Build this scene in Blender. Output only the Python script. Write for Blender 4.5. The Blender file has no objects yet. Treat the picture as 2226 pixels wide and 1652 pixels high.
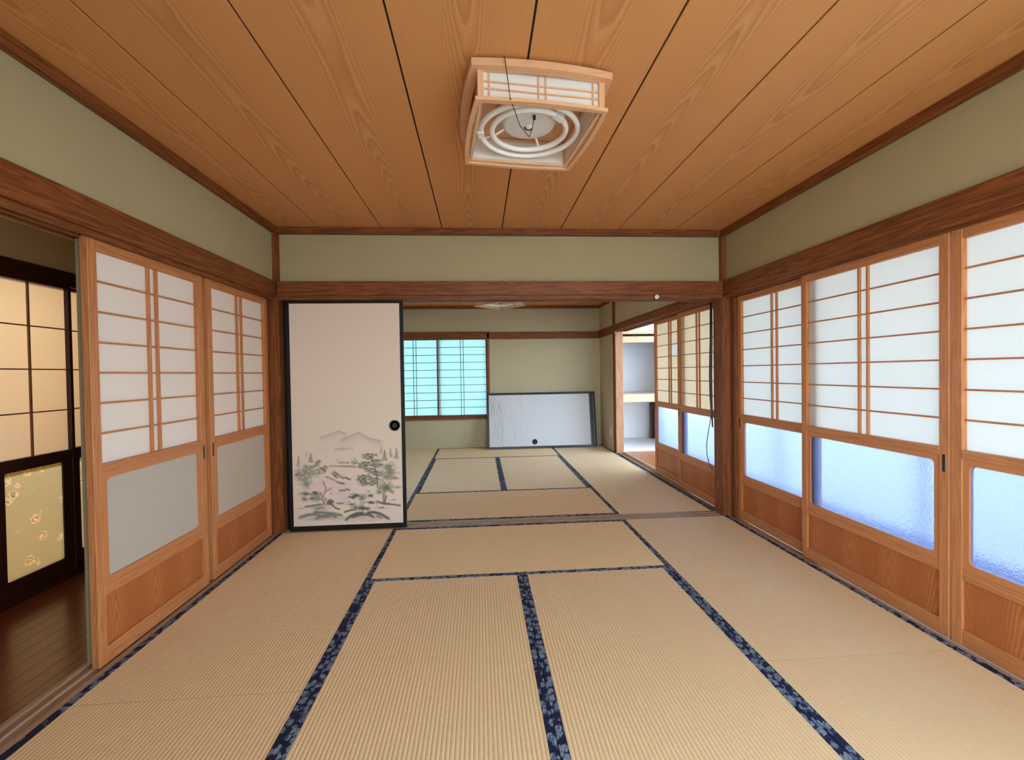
import bpy, bmesh, math, random
import numpy as np
from mathutils import Matrix, Vector

random.seed(7)
rng = np.random.RandomState(7)
SC = bpy.context.scene
COL = SC.collection
PI = math.pi

# ------------------------------------------------------------------ camera
def make_camera():
    yaw, pitch, roll = .0721, -.0158, -.0154
    cy, sy, cp, sp, cr, sr = (math.cos(yaw), math.sin(yaw), math.cos(pitch), math.sin(pitch), math.cos(roll), math.sin(roll))
    fwd = Vector((sy*cp, cy*cp, sp)); right = Vector((cy, -sy, 0)); up = right.cross(fwd)
    r2 = cr*right + sr*up; u2 = -sr*right + cr*up
    cam = bpy.data.cameras.new('camera'); o = bpy.data.objects.new('camera', cam); COL.objects.link(o)
    cam.sensor_fit = 'HORIZONTAL'; cam.sensor_width = 36.0; cam.lens = 971.48/2226*36
    cam.clip_start = .01; cam.clip_end = 500
    m = Matrix((r2, u2, -fwd)).transposed().to_4x4(); m.translation = (1.5311, -3.4775, 1.1842)
    o.matrix_world = m
    SC.camera = o
make_camera()

# ------------------------------------------------------------------ world, sky, exposure
SKY_STRENGTH = 5.5
EXPOSURE = 1.15
def make_world():
    w = bpy.data.worlds.new('sky'); SC.world = w; w.use_nodes = True
    nt = w.node_tree; nt.nodes.clear()
    out = nt.nodes.new('ShaderNodeOutputWorld'); bg = nt.nodes.new('ShaderNodeBackground')
    tc = nt.nodes.new('ShaderNodeTexCoord'); sep = nt.nodes.new('ShaderNodeSeparateXYZ'); rp = nt.nodes.new('ShaderNodeValToRGB')
    e = rp.color_ramp.elements
    e[0].position = 0.0; e[0].color = (.87, .93, 1.0, 1)
    e[1].position = 1.0; e[1].color = (.34, .56, 1.0, 1)
    m = e.new(.22); m.color = (.66, .83, 1.0, 1)
    nt.links.new(tc.outputs['Generated'], sep.inputs[0]); nt.links.new(sep.outputs['Z'], rp.inputs[0])
    nt.links.new(rp.outputs[0], bg.inputs[0]); bg.inputs[1].default_value = SKY_STRENGTH
    nt.links.new(bg.outputs[0], out.inputs[0])
make_world()
VS = SC.view_settings
SC.display_settings.display_device = 'sRGB'
VS.view_transform = 'Standard'; VS.look = 'None'; VS.exposure = EXPOSURE; VS.gamma = 1.0; VS.use_curve_mapping = False
CY = SC.cycles
CY.use_denoising = True
try: CY.denoiser = 'OPENIMAGEDENOISE'
except Exception: pass
CY.max_bounces = 14; CY.diffuse_bounces = 8; CY.glossy_bounces = 4; CY.transmission_bounces = 10; CY.transparent_max_bounces = 16
CY.caustics_reflective = False; CY.caustics_refractive = False; CY.sample_clamp_indirect = 6.0

def portal(name, loc, rot, sx, sy):
    l = bpy.data.lights.new(name, 'AREA'); l.shape = 'RECTANGLE'; l.size = sx; l.size_y = sy
    l.cycles.is_portal = True
    o = bpy.data.objects.new(name, l); o.location = loc; o.rotation_euler = rot; COL.objects.link(o)
    return o
portal('portal_right', (4.66, -.35, 1.09), (0, PI/2, 0), 2.1, 6.9)
portal('portal_behind', (2.38, -3.86, 1.05), (PI/2, 0, 0), 2.3, 2.2)
portal('portal_far', (.9, 3.80, 1.15), (-PI/2, 0, 0), 1.7, 1.4)
portal('portal_left', (-.14, 1.65, .9), (0, -PI/2, 0), 1.8, .68)
def lamp_area(name, loc, rot, size, power, color):
    l = bpy.data.lights.new(name, 'AREA'); l.shape = 'DISK'; l.size = size; l.energy = power; l.color = color
    o = bpy.data.objects.new(name, l); o.location = loc; o.rotation_euler = rot; COL.objects.link(o); return o
# the ceiling lamp of the room beyond the corridor, which lights its paper doors from behind
lamp_area('next_room_light', (-2.0, -.9, 2.12), (0, 0, 0), .45, 21, (1.0, .76, .47))

# ------------------------------------------------------------------ materials
MATS = {}
def new_mat(name):
    m = bpy.data.materials.new(name); m.use_nodes = True; m.node_tree.nodes.clear(); MATS[name] = m
    return m, m.node_tree
class N:
    """small node helper"""
    def __init__(s, nt): s.nt = nt
    def __call__(s, t, **kw):
        n = s.nt.nodes.new('ShaderNode'+t)
        for k, v in kw.items(): setattr(n, k, v)
        return n
    def link(s, a, b): s.nt.links.new(a, b)
    def val(s, sock, v):
        if isinstance(v, (int, float, tuple, list)): sock.default_value = v
        else: s.link(v, sock)
    def math(s, op, a, b=None, c=None, clamp=False):
        n = s('Math', operation=op); n.use_clamp = clamp
        s.val(n.inputs[0], a)
        if b is not None: s.val(n.inputs[1], b)
        if c is not None: s.val(n.inputs[2], c)
        return n.outputs[0]
    def ramp(s, fac, stops, interp='LINEAR'):
        n = s('ValToRGB'); n.color_ramp.interpolation = interp
        e = n.color_ramp.elements
        while len(e) < len(stops): e.new(.5)
        for el, (p, c) in zip(e, stops): el.position = p; el.color = (*c, 1) if len(c) == 3 else c
        s.link(fac, n.inputs[0]); return n.outputs[0]
    def mix(s, fac, a, b, blend='MIX'):
        n = s('Mix', data_type='RGBA', blend_type=blend)
        s.val(n.inputs[0], fac)
        for sock, v in ((n.inputs[6], a), (n.inputs[7], b)):
            if isinstance(v, tuple): sock.default_value = (*v, 1) if len(v) == 3 else v
            else: s.link(v, sock)
        return n.outputs[2]
    def noise(s, vec, scale, detail=3, rough=.5, dist=0):
        n = s('TexNoise'); s.link(vec, n.inputs['Vector']); n.inputs['Scale'].default_value = scale
        n.inputs['Detail'].default_value = detail; n.inputs['Roughness'].default_value = rough; n.inputs['Distortion'].default_value = dist
        return n.outputs['Fac']
    def map(s, vec, scale=(1, 1, 1), loc=(0, 0, 0)):
        n = s('Mapping'); s.link(vec, n.inputs['Vector']); n.inputs['Scale'].default_value = scale; n.inputs['Location'].default_value = loc
        return n.outputs[0]
    def bump(s, h, strength, dist):
        n = s('Bump'); s.link(h, n.inputs['Height']); n.inputs['Strength'].default_value = strength; n.inputs['Distance'].default_value = dist
        return n.outputs[0]
    def pbsdf(s, color, rough=.5, normal=None, spec=.5, metal=0, coat=0, coat_rough=.1):
        n = s('BsdfPrincipled'); s.val(n.inputs['Base Color'], color if not isinstance(color, tuple) else (*color, 1))
        s.val(n.inputs['Roughness'], rough); n.inputs['Specular IOR Level'].default_value = spec; n.inputs['Metallic'].default_value = metal
        n.inputs['Coat Weight'].default_value = coat; n.inputs['Coat Roughness'].default_value = coat_rough
        if normal is not None: s.link(normal, n.inputs['Normal'])
        return n.outputs[0]
    def out(s, sh):
        o = s('OutputMaterial'); s.link(sh, o.inputs[0])
    def objvec(s, rnd=True):
        tc = s('TexCoord'); v = tc.outputs['Object']
        if not rnd: return v
        oi = s('ObjectInfo'); sc = s.math('MULTIPLY', oi.outputs['Random'], 37.0)
        a = s('VectorMath', operation='ADD'); s.link(v, a.inputs[0]); cb = s('CombineXYZ')
        for i in range(3): s.link(sc, cb.inputs[i])
        s.link(cb.outputs[0], a.inputs[1]); return a.outputs[0]

def L(r, g, b):      # sRGB bytes to linear
    f = lambda c: (c/255/12.92) if c/255 <= .04045 else ((c/255+.055)/1.055)**2.4
    return (f(r), f(g), f(b))

def plain(name, c, rough=.5, spec=.5, metal=0, coat=0):
    m, nt = new_mat(name); n = N(nt)
    v = n.objvec(); a = n.noise(v, 30, 3)
    col = n.mix(n.math('MULTIPLY', a, .25), c, tuple(.8*q for q in c))
    n.out(n.pbsdf(col, rough, None, spec, metal, coat))
def wood(name, dark, light, axis, rough=.45, coat=0, band=9.0, contrast=1.0, coat_rough=.15, spec=.4):
    m, nt = new_mat(name); n = N(nt)
    v = n.objvec()
    a = 'xyz'.index(axis)
    sc1 = [22.0]*3; sc1[a] = 1.1
    sc2 = [260.0]*3; sc2[a] = 6.0
    low = n.noise(n.map(v, tuple(sc1)), 1.0, 3, .55, .6)
    rings = n.math('FRACT', n.math('MULTIPLY', low, band))
    rings = n.math('ABSOLUTE', n.math('SUBTRACT', rings, .5))
    fine = n.noise(n.map(v, tuple(sc2)), 1.0, 2, .6)
    f = n.math('ADD', n.math('MULTIPLY', rings, .9*contrast), n.math('MULTIPLY', fine, .55*contrast))
    f = n.math('ADD', f, .5-.5*contrast, clamp=True)
    mid = tuple(.5*(p+q) for p, q in zip(dark, light))
    c = n.ramp(f, [(.15, dark), (.5, mid), (.85, light)])
    b = n.bump(fine, .12, .001)
    n.out(n.pbsdf(c, rough, b, spec, coat=coat, coat_rough=coat_rough))
    return m

DOOR_D, DOOR_L = L(160, 92, 48), L(205, 138, 84)
for ax in 'xyz':
    wood('door_wood_'+ax, DOOR_D, DOOR_L, ax, .42, contrast=.7)
    wood('dark_wood_'+ax, L(82, 40, 15), L(146, 84, 40), ax, .50, band=7, spec=.3)
    wood('hall_wood_'+ax, L(34, 14, 7), L(62, 28, 15), ax, .3)
    wood('bar_wood_'+ax, L(92, 58, 34), L(132, 88, 54), ax, .4)
    wood('pale_wood_'+ax, L(196, 150, 112), L(236, 200, 168), ax, .5, contrast=.8)
    wood('lamp_wood_'+ax, L(206, 150, 104), L(232, 184, 140), ax, .45, contrast=.5)
    wood('sill_wood_'+ax, L(140, 108, 80), L(186, 152, 120), ax, .36, contrast=.8)
plain('door_wood_plain', L(190, 122, 72), .42, .4)
def panel_mat():
    m, nt = new_mat('panel_wood'); n = N(nt)
    tc = n('TexCoord'); oi = n('ObjectInfo'); sep = n('SeparateXYZ'); n.link(tc.outputs['Object'], sep.inputs[0])
    rnd = n.math('MULTIPLY', oi.outputs['Random'], 31.0)
    x = n.math('ADD', sep.outputs['X'], rnd); z = sep.outputs['Z']
    cell = n.math('FLOOR', n.math('DIVIDE', x, .235))
    u = n.math('SUBTRACT', n.math('SUBTRACT', x, n.math('MULTIPLY', cell, .235)), .117)
    cb = n('CombineXYZ'); n.link(x, cb.inputs[0]); n.link(z, cb.inputs[1]); n.link(cell, cb.inputs[2])
    w1 = n.noise(n.map(cb.outputs[0], (6, 3, 1)), 1.0, 2); w2 = n.noise(n.map(cb.outputs[0], (60, 12, 1)), 1.0, 2)
    uu = n.math('ADD', u, n.math('ADD', n.math('MULTIPLY', n.math('SUBTRACT', w1, .5), .03), n.math('MULTIPLY', n.math('SUBTRACT', w2, .5), .006)))
    f = n.math('ADD', n.math('SQRT', n.math('ADD', n.math('MULTIPLY', uu, uu), .00008)), n.math('MULTIPLY', z, .16))
    ring = n.math('FRACT', n.math('MULTIPLY', f, 70.0))
    line = n.ramp(ring, [(0, (1, 1, 1)), (.25, (.3, .3, .3)), (.6, (0, 0, 0)), (1, (.8, .8, .8))])
    mask = n.ramp(n.math('ABSOLUTE', uu), [(0, (1, 1, 1)), (.03, (1, 1, 1)), (.065, (.25, .25, .25))])
    fine = n.noise(n.map(cb.outputs[0], (300, 8, 1)), 1.0, 2, .6)
    base = n.mix(fine, L(148, 78, 34), L(176, 100, 50))
    c = n.mix(n.math('MULTIPLY', n.math('MULTIPLY', line, mask), .55), base, L(206, 132, 76))
    n.out(n.pbsdf(c, .42, None, .35))
panel_mat()
wood('hall_floor', L(100, 42, 22), L(136, 64, 34), 'y', .30, coat=.8, coat_rough=.2, contrast=.5)
wood('veranda_floor', L(150, 84, 46), L(196, 124, 76), 'y', .3, contrast=.8)
wood('white_board', L(206, 200, 194), L(232, 228, 224), 'x', .6, contrast=.4)

def ceiling_mat():
    m, nt = new_mat('ceiling_board'); n = N(nt)
    tc = n('TexCoord'); oi = n('ObjectInfo')
    sep = n('SeparateXYZ'); n.link(tc.outputs['Object'], sep.inputs[0])
    x, y = sep.outputs['X'], sep.outputs['Y']
    rnd = n.math('MULTIPLY', oi.outputs['Random'], 50.0)
    yy = n.math('ADD', y, rnd)
    cb = n('CombineXYZ'); n.link(x, cb.inputs[0]); n.link(yy, cb.inputs[1])
    w1 = n.noise(n.map(cb.outputs[0], (4, .55, 1)), 1.0, 3, .5)
    w2 = n.noise(n.map(cb.outputs[0], (26, 7, 1)), 1.0, 3, .6)
    # rings of a log cut flat: cathedral arches along the board, straight grain at its sides
    xo = n.math('ADD', x, n.math('MULTIPLY', n.math('SUBTRACT', w1, .5), .12))
    xo = n.math('ADD', xo, n.math('MULTIPLY', n.math('SUBTRACT', w2, .5), .007))
    dep = n.math('ADD', n.math('MULTIPLY', n.math('SINE', n.math('MULTIPLY', yy, 1.9)), .030), .055)
    dep = n.math('ADD', dep, n.math('MULTIPLY', w1, .05))
    r = n.math('SQRT', n.math('ADD', n.math('MULTIPLY', xo, xo), n.math('MULTIPLY', dep, dep)))
    ring = n.math('FRACT', n.math('MULTIPLY', r, 105.0))
    line = n.ramp(ring, [(0, (0, 0, 0)), (.5, (.25, .25, .25)), (.86, (1, 1, 1)), (1, (.1, .1, .1))])
    fine = n.noise(n.map(cb.outputs[0], (420, 7, 1)), 1.0, 2, .6)
    mask = n.ramp(n.math('ABSOLUTE', xo), [(0, (1, 1, 1)), (.05, (1, 1, 1)), (.10, (.3, .3, .3)), (.2, (.06, .06, .06))])
    lm = n.math('MULTIPLY', line, mask)
    base = n.mix(fine, L(198, 132, 72), L(220, 158, 98))
    vary = n.noise(n.map(cb.outputs[0], (2.2, .4, 1)), 1.0, 2)
    base = n.mix(n.math('MULTIPLY', vary, .5), base, L(212, 146, 92))
    c = n.mix(n.math('MULTIPLY', lm, .36), base, L(150, 90, 48))
    lite = n.ramp(ring, [(0, (1, 1, 1)), (.22, (1, 1, 1)), (.4, (0, 0, 0))])
    c = n.mix(n.math('MULTIPLY', n.math('MULTIPLY', lite, mask), .2), c, L(228, 174, 120))
    n.out(n.pbsdf(c, .5, n.bump(lm, .05, .001), .3))
ceiling_mat()

def plaster(name, c, amt=.10, scale=900):
    m, nt = new_mat(name); n = N(nt)
    v = n.objvec(False)
    a = n.noise(v, scale*.35, 3, .7); b = n.noise(v, 3.0, 2)
    f = n.math('ADD', n.math('MULTIPLY', n.math('SUBTRACT', a, .5), 2*amt), n.math('ADD', 1.0, n.math('MULTIPLY', n.math('SUBTRACT', b, .5), .10)))
    mx = n('VectorMath', operation='SCALE'); mx.inputs[0].default_value = c; n.link(f, mx.inputs['Scale'])
    n.out(n.pbsdf(mx.outputs[0], .9, n.bump(a, .25, .0015), .15))
plaster('plaster_green', L(172, 158, 120))
plaster('plaster_grey', L(186, 177, 148))
plaster('plaster_beige', L(204, 178, 136))
plaster('plaster_white', L(226, 226, 228), .04)
plaster('ground_gravel', L(214, 200, 176), .2, 60)

def tatami_mat(name, c1, c2):
    m, nt = new_mat(name); n = N(nt)
    v = n.objvec()
    strand = n.noise(n.map(v, (8, 420, 1)), 1.0, 3, .6)       # rush strands lie across the mat
    patch = n.noise(n.map(v, (3, 3, 1)), 1.0, 3)
    spk = n.noise(n.map(v, (70, 160, 1)), 1.0, 2, .7)
    f = n.math('ADD', n.math('MULTIPLY', strand, .5), n.math('MULTIPLY', spk, .5))
    c = n.mix(f, c1, c2)
    c = n.mix(n.math('MULTIPLY', patch, .35), c, tuple(.86*q for q in c2))
    sh = n.pbsdf(c, .46, n.bump(strand, .12, .001), .6)
    sh.node.inputs['Sheen Weight'].default_value = .35; sh.node.inputs['Sheen Roughness'].default_value = .35; sh.node.inputs['Sheen Tint'].default_value = (1, .90, .72, 1)
    n.out(sh)
tatami_mat('tatami_rush', L(204, 162, 104), L(244, 206, 152))

def border_mat():
    m, nt = new_mat('border_cloth'); n = N(nt)
    v = n.objvec()
    def vor(vec, scale, rnd=1.0, feat='F1'):
        t = n('TexVoronoi', feature=feat); n.link(vec, t.inputs['Vector']); t.inputs['Scale'].default_value = scale
        t.inputs['Randomness'].default_value = rnd
        return t.outputs['Distance']
    wob = n.noise(v, 90, 2)
    sh = n('VectorMath', operation='SCALE'); cb = n('CombineXYZ'); n.link(wob, cb.inputs[0]); n.link(wob, cb.inputs[1])
    n.link(cb.outputs[0], sh.inputs[0]); sh.inputs['Scale'].default_value = .022
    ad = n('VectorMath', operation='ADD'); n.link(v, ad.inputs[0]); n.link(sh.outputs[0], ad.inputs[1])
    p = vor(n.map(ad.outputs[0], (1.15, .85, .01)), 34, .8)
    petal = n.ramp(p, [(0, (1, 1, 1)), (.06, (1, 1, 1)), (.085, (.25, .25, .25)), (.12, (1, 1, 1)), (.46, (1, 1, 1)), (.52, (0, 0, 0))])
    vein = vor(n.map(ad.outputs[0], (1.3, .7, .01), (.3, .1, 0)), 60, 1.0, 'DISTANCE_TO_EDGE')
    vn = n.ramp(vein, [(.0, (0, 0, 0)), (.05, (0, 0, 0)), (.1, (1, 1, 1))])
    f = n.math('MULTIPLY', petal, n.math('ADD', n.math('MULTIPLY', vn, .65), .35))
    weave = n.noise(n.map(v, (1400, 1400, 1)), 1, 1)
    c = n.mix(f, L(15, 24, 52), L(132, 140, 150))
    c = n.mix(n.math('MULTIPLY', weave, .25), c, L(24, 30, 48))
    n.out(n.pbsdf(c, .7, None, .3))
border_mat()

def paper(name, c, trans=.52, fib=.06):
    m, nt = new_mat(name); n = N(nt)
    v = n.objvec()
    a = n.noise(n.map(v, (60, 60, 14)), 1.0, 4, .7); b = n.noise(v, 2.5, 2)
    f = n.math('ADD', 1-fib, n.math('MULTIPLY', n.math('ADD', a, b), fib))
    mx = n('VectorMath', operation='SCALE'); mx.inputs[0].default_value = c; n.link(f, mx.inputs['Scale'])
    d = n('BsdfDiffuse'); t = n('BsdfTranslucent'); n.link(mx.outputs[0], d.inputs[0]); n.link(mx.outputs[0], t.inputs[0])
    mix = n('MixShader'); mix.inputs[0].default_value = trans; n.link(d.outputs[0], mix.inputs[1]); n.link(t.outputs[0], mix.inputs[2])
    n.out(mix.outputs[0])
paper('shoji_paper', (.62, .62, .575), .20)
paper('shoji_paper_white', (.93, .85, .75), .22)
paper('shoji_paper_aged', (.70, .56, .37), .20)
paper('shoji_paper_window', (.36, .62, .60), .20)  # the daylight's cyan cast is put into this paper colour
paper('shoji_paper_hall', (.86, .79, .66), .4)
paper('lamp_paper', (.92, .88, .80), .35)

def frosted(name, tint, trans=.6, ref_rough=.28, bscale=170, bstr=.5, flowers=False, rtint=None):
    m, nt = new_mat(name); n = N(nt)
    v = n.objvec(False)
    h = n.noise(n.map(v, (1, 1, 1)), bscale, 2, .5, .5)
    if flowers:
        vo = n('TexVoronoi'); n.link(n.map(v, (1, 1, 1.15)), vo.inputs['Vector']); vo.inputs['Scale'].default_value = 8.5
        ed = n.noise(v, 55, 2)
        dd = n.math('ADD', vo.outputs['Distance'], n.math('MULTIPLY', n.math('SUBTRACT', ed, .5), .35))
        fl = n.ramp(dd, [(0, (1, 1, 1)), (.17, (1, 1, 1)), (.24, (0, 0, 0))])
        h = n.math('ADD', n.math('MULTIPLY', h, .25), n.math('MULTIPLY', n.math('MULTIPLY', fl, n.noise(v, 70, 1)), 2.2))
    nrm = n.bump(h, bstr, .004)
    t = n('BsdfTranslucent'); t.inputs[0].default_value = (*tint, 1); n.link(nrm, t.inputs['Normal'])
    if flowers: n.link(n.ramp(dd, [(0, (1, 1, .96)), (.14, (1, 1, .96)), (.19, tuple(.42*q for q in tint)), (.23, (1, 1, .94)), (.30, tint)]), t.inputs[0])
    r = n('BsdfRefraction'); r.inputs[0].default_value = (*(rtint or tint), 1); r.inputs['Roughness'].default_value = ref_rough; r.inputs['IOR'].default_value = 1.12
    n.link(nrm, r.inputs['Normal'])
    g = n('BsdfGlossy'); g.inputs['Roughness'].default_value = .25; n.link(nrm, g.inputs['Normal'])
    mx = n('MixShader'); mx.inputs[0].default_value = 1-trans; n.link(t.outputs[0], mx.inputs[1]); n.link(r.outputs[0], mx.inputs[2])
    mx2 = n('MixShader'); mx2.inputs[0].default_value = .06; n.link(mx.outputs[0], mx2.inputs[1]); n.link(g.outputs[0], mx2.inputs[2])
    n.out(mx2.outputs[0])
frosted('frosted_glass', (.105, .13, .25), .55, rtint=(.36, .40, .46), bscale=120, bstr=.9)
def misted_glass():
    m, nt = new_mat('misted_glass'); n = N(nt)
    v = n.objvec(False); h = n.noise(v, 260, 2)
    nrm = n.bump(h, .3, .003)
    d = n('BsdfDiffuse'); d.inputs[0].default_value = (.64, .555, .45, 1); t = n('BsdfTranslucent'); t.inputs[0].default_value = (.8, .78, .72, 1)
    g = n('BsdfGlossy'); g.inputs['Roughness'].default_value = .35; n.link(nrm, g.inputs['Normal'])
    mx = n('MixShader'); mx.inputs[0].default_value = .3; n.link(d.outputs[0], mx.inputs[1]); n.link(t.outputs[0], mx.inputs[2])
    m2 = n('MixShader'); m2.inputs[0].default_value = .06; n.link(mx.outputs[0], m2.inputs[1]); n.link(g.outputs[0], m2.inputs[2]); n.out(m2.outputs[0])
misted_glass()
frosted('flower_glass', (.52, .62, .58), .9, .4, 60, .35, True)
def clear_glass():
    m, nt = new_mat('clear_glass'); n = N(nt)
    t = n('BsdfTransparent'); t.inputs[0].default_value = (.96, .98, .98, 1); g = n('BsdfGlossy'); g.inputs['Roughness'].default_value = .02
    mx = n('MixShader'); mx.inputs[0].default_value = .05; n.link(t.outputs[0], mx.inputs[1]); n.link(g.outputs[0], mx.inputs[2]); n.out(mx.outputs[0])
clear_glass()
plain('black_lacquer', (.006, .0055, .006), .36, .4)
plain('black_rubber', (.012, .012, .014), .5)
plain('slot_black', (.012, .008, .006), .6)
plain('white_enamel', L(226, 222, 212), .35)
plain('white_plastic', L(235, 230, 220), .4)
plain('tube_glass', L(244, 238, 226), .25)
plain('old_bronze', L(58, 52, 44), .45, .5, .6)
plain('brass', L(200, 150, 70), .35, .5, .9)
plain('grey_seal', L(150, 134, 104), .7)
plain('aluminium', L(170, 170, 168), .4, .5, .8)
plain('blue_bounce', L(150, 178, 232), .35)  # colour of the added sheet that bounces blue light up
plain('recess_black', (.02, .015, .012), .8)
def attr_mat(name, base):
    m, nt = new_mat(name); n = N(nt)
    at = n('VertexColor'); at.layer_name = 'print'
    v = n.objvec(); f = n.noise(n.map(v, (260, 260, 260)), 1, 3, .7)
    c = n.mix(n.math('MULTIPLY', f, .14), at.outputs[0], tuple(.7*q for q in base))
    n.out(n.pbsdf(c, .8, n.bump(f, .1, .0008), .2))
FUS = L(226, 206, 184)
attr_mat('painted_paper', FUS); attr_mat('wave_paper', (.8, .8, .8))
M = MATS

# ------------------------------------------------------------------ mesh helpers
def box(bm, x0, x1, y0, y1, z0, z1, bev=0.0):
    vs = [bm.verts.new((x, y, z)) for z in (z0, z1) for y in (y0, y1) for x in (x0, x1)]
    fs = [bm.faces.new([vs[i] for i in f]) for f in ((0, 2, 3, 1), (4, 5, 7, 6), (0, 1, 5, 4), (1, 3, 7, 5), (3, 2, 6, 7), (2, 0, 4, 6))]
    if bev > 0:
        es = list({e for f in fs for e in f.edges})
        bmesh.ops.bevel(bm, geom=es, offset=bev, segments=1, affect='EDGES', profile=.5)
    return bm
def B(*a): return box(bmesh.new(), *a)
def finish(name, bm, mat, parent=None, smooth=False, mats=None):
    me = bpy.data.meshes.new(name); bmesh.ops.recalc_face_normals(bm, faces=bm.faces); bm.to_mesh(me); bm.free()
    for mm in (mats or [mat]): me.materials.append(M[mm] if isinstance(mm, str) else mm)
    if smooth:
        me.polygons.foreach_set('use_smooth', [True]*len(me.polygons))
    o = bpy.data.objects.new(name, me); COL.objects.link(o)
    if parent is not None: o.parent = parent
    return o
def empty(name, loc=(0, 0, 0), rot=(0, 0, 0)):
    o = bpy.data.objects.new(name, None); COL.objects.link(o); o.location = loc; o.rotation_euler = rot
    o.empty_display_size = .1
    return o
def tag(o, label, cat, group=None):
    o['label'] = label; o['category'] = cat
    if group: o['group'] = group
    return o
def struct(o): o['kind'] = 'structure'; return o
def sbox(name, x0, x1, y0, y1, z0, z1, mat, bev=0.0, parent=None):
    """one box of the setting, its origin at its own centre"""
    cx, cy, cz = (x0+x1)/2, (y0+y1)/2, (z0+z1)/2
    o = finish(name, B(x0-cx, x1-cx, y0-cy, y1-cy, z0-cz, z1-cz, bev), mat, parent)
    o.location = (cx, cy, cz)
    if parent is None: struct(o)
    return o
def copy_tree(o, parent=None):
    c = o.copy(); COL.objects.link(c); c.parent = parent
    for ch in list(o.children): copy_tree(ch, c)
    return c
def tube(bm, pts, r, seg=8, closed=False):
    pts = [Vector(p) for p in pts]; n = len(pts); rings = []
    for i, p in enumerate(pts):
        a = pts[(i-1) % n] if (closed or i > 0) else p
        b = pts[(i+1) % n] if (closed or i < n-1) else p
        t = (b-a).normalized()
        ref = Vector((0, 0, 1)) if abs(t.z) < .9 else Vector((1, 0, 0))
        u = t.cross(ref).normalized(); w = u.cross(t)
        rr = r[i] if isinstance(r, (list, tuple)) else r
        rings.append([bm.verts.new(p+rr*(math.cos(2*PI*k/seg)*u+math.sin(2*PI*k/seg)*w)) for k in range(seg)])
    for i in range(n if closed else n-1):
        a, b = rings[i], rings[(i+1) % n]
        for k in range(seg): bm.faces.new((a[k], a[(k+1) % seg], b[(k+1) % seg], b[k]))
    if not closed:
        bm.faces.new(rings[0]); bm.faces.new(rings[-1][::-1])
    return bm
def lathe(bm, prof, seg=40, axis='z'):
    rings = []
    for r, h in prof:
        rings.append([bm.verts.new((r*math.cos(2*PI*k/seg), r*math.sin(2*PI*k/seg), h) if axis == 'z' else (r*math.cos(2*PI*k/seg), h, r*math.sin(2*PI*k/seg))) for k in range(seg)])
    for a, b in zip(rings, rings[1:]):
        for k in range(seg): bm.faces.new((a[k], a[(k+1) % seg], b[(k+1) % seg], b[k]))
    if prof[0][0] > 1e-6: bm.faces.new(rings[0])
    if prof[-1][0] > 1e-6: bm.faces.new(rings[-1][::-1])
    return bm

# ------------------------------------------------------------------ room shell
CEIL, CEIL2 = 2.31, 2.255
YB = 3.67            # far wall of the back room
KZ, NZ0, NZ1 = 1.757, 1.787, 1.893
sbox('floor', -.02, 3.54, -3.9, YB+.05, -.12, -.056, 'recess_black')
sbox('ground', -12, 20, -14, 16, -.62, -.5, 'ground_gravel')
sbox('roof', -4.2, 5.25, -4.6, 4.6, 2.62, 2.74, 'recess_black')

def ceiling(name, x0, x1, y0, y1, z, seams):
    root = struct(empty(name, ((x0+x1)/2, (y0+y1)/2, z)))
    xs = [x0]+seams+[x1]
    for a, b in zip(xs, xs[1:]):
        cx = (a+b)/2; h = (b-a)/2-.0038
        bm = B(-h, h, -(y1-y0)/2, (y1-y0)/2, 0, .012, .0012)
        o = finish('ceiling_board', bm, 'ceiling_board', root); o.location = (cx-root.location.x, 0, 0)
    finish('ceiling_backing', B(x0-root.location.x, x1-root.location.x, y0-root.location.y, y1-root.location.y, .008, .03), 'recess_black', root)
    return root
ceiling('ceiling', -.02, 3.54, -3.75, .10, CEIL, [.335+.4625*k for k in range(7)])
ceiling('ceiling.001', -.02, 3.54, .11, YB+.03, CEIL2, [.335+.4625*k for k in range(7)])

# walls of the front room
sbox('wall_left', -.10, -.004, -3.75, .01, NZ1-.02, 2.55, 'plaster_green')
sbox('wall_right', 3.524, 3.62, -3.75, .01, NZ1-.02, 2.55, 'plaster_green')
sbox('wall_middle', -.05, 3.56, .045, .10, KZ+.02, 2.55, 'plaster_green')
# back room
sbox('wall_far', -.05, 3.6, YB, YB+.09, -.06, .462, 'plaster_grey')
sbox('wall_far.001', -.05, 3.6, YB, YB+.09, 1.80, 2.6, 'plaster_grey')
sbox('wall_far.002', 1.69, 3.6, YB, YB+.09, .462, 1.80, 'plaster_grey')
sbox('wall_far.003', -.05, .085, YB, YB+.09, .462, 1.80, 'plaster_grey')
sbox('wall_side', 3.485, 3.6, 3.005, YB, -.06, 2.6, 'plaster_grey')
sbox('wall_side.001', 3.500, 3.6, .14, 2.88, 1.80, 2.6, 'plaster_grey')
sbox('wall_side.002', -.11, .0, .14, 1.32, -.06, 2.6, 'plaster_grey'); sbox('wall_side.003', -.11, .0, 1.32, 1.98, 1.80, 2.6, 'plaster_grey')
sbox('wall_side.004', -.11, .0, 1.98, YB, -.06, 2.6, 'plaster_grey')
w = struct(empty('fill_window_left', (-.06, 1.81, 0)))  # unseen window added to bring more daylight into the back room
for k in range(2): finish('window_frame', B(-.02, .02, -.47+.62*k-.02, -.47+.62*k+.02, -.02, 1.80, .003), 'aluminium', w)
for z0, z1 in ((-.02, .04), (1.76, 1.80)): finish('window_frame', B(-.02, .02, -.49, .17, z0, z1, .003), 'aluminium', w)
finish('window_pane', B(-.003, .003, -.46, .14, .03, 1.77), 'clear_glass', w)
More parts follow.
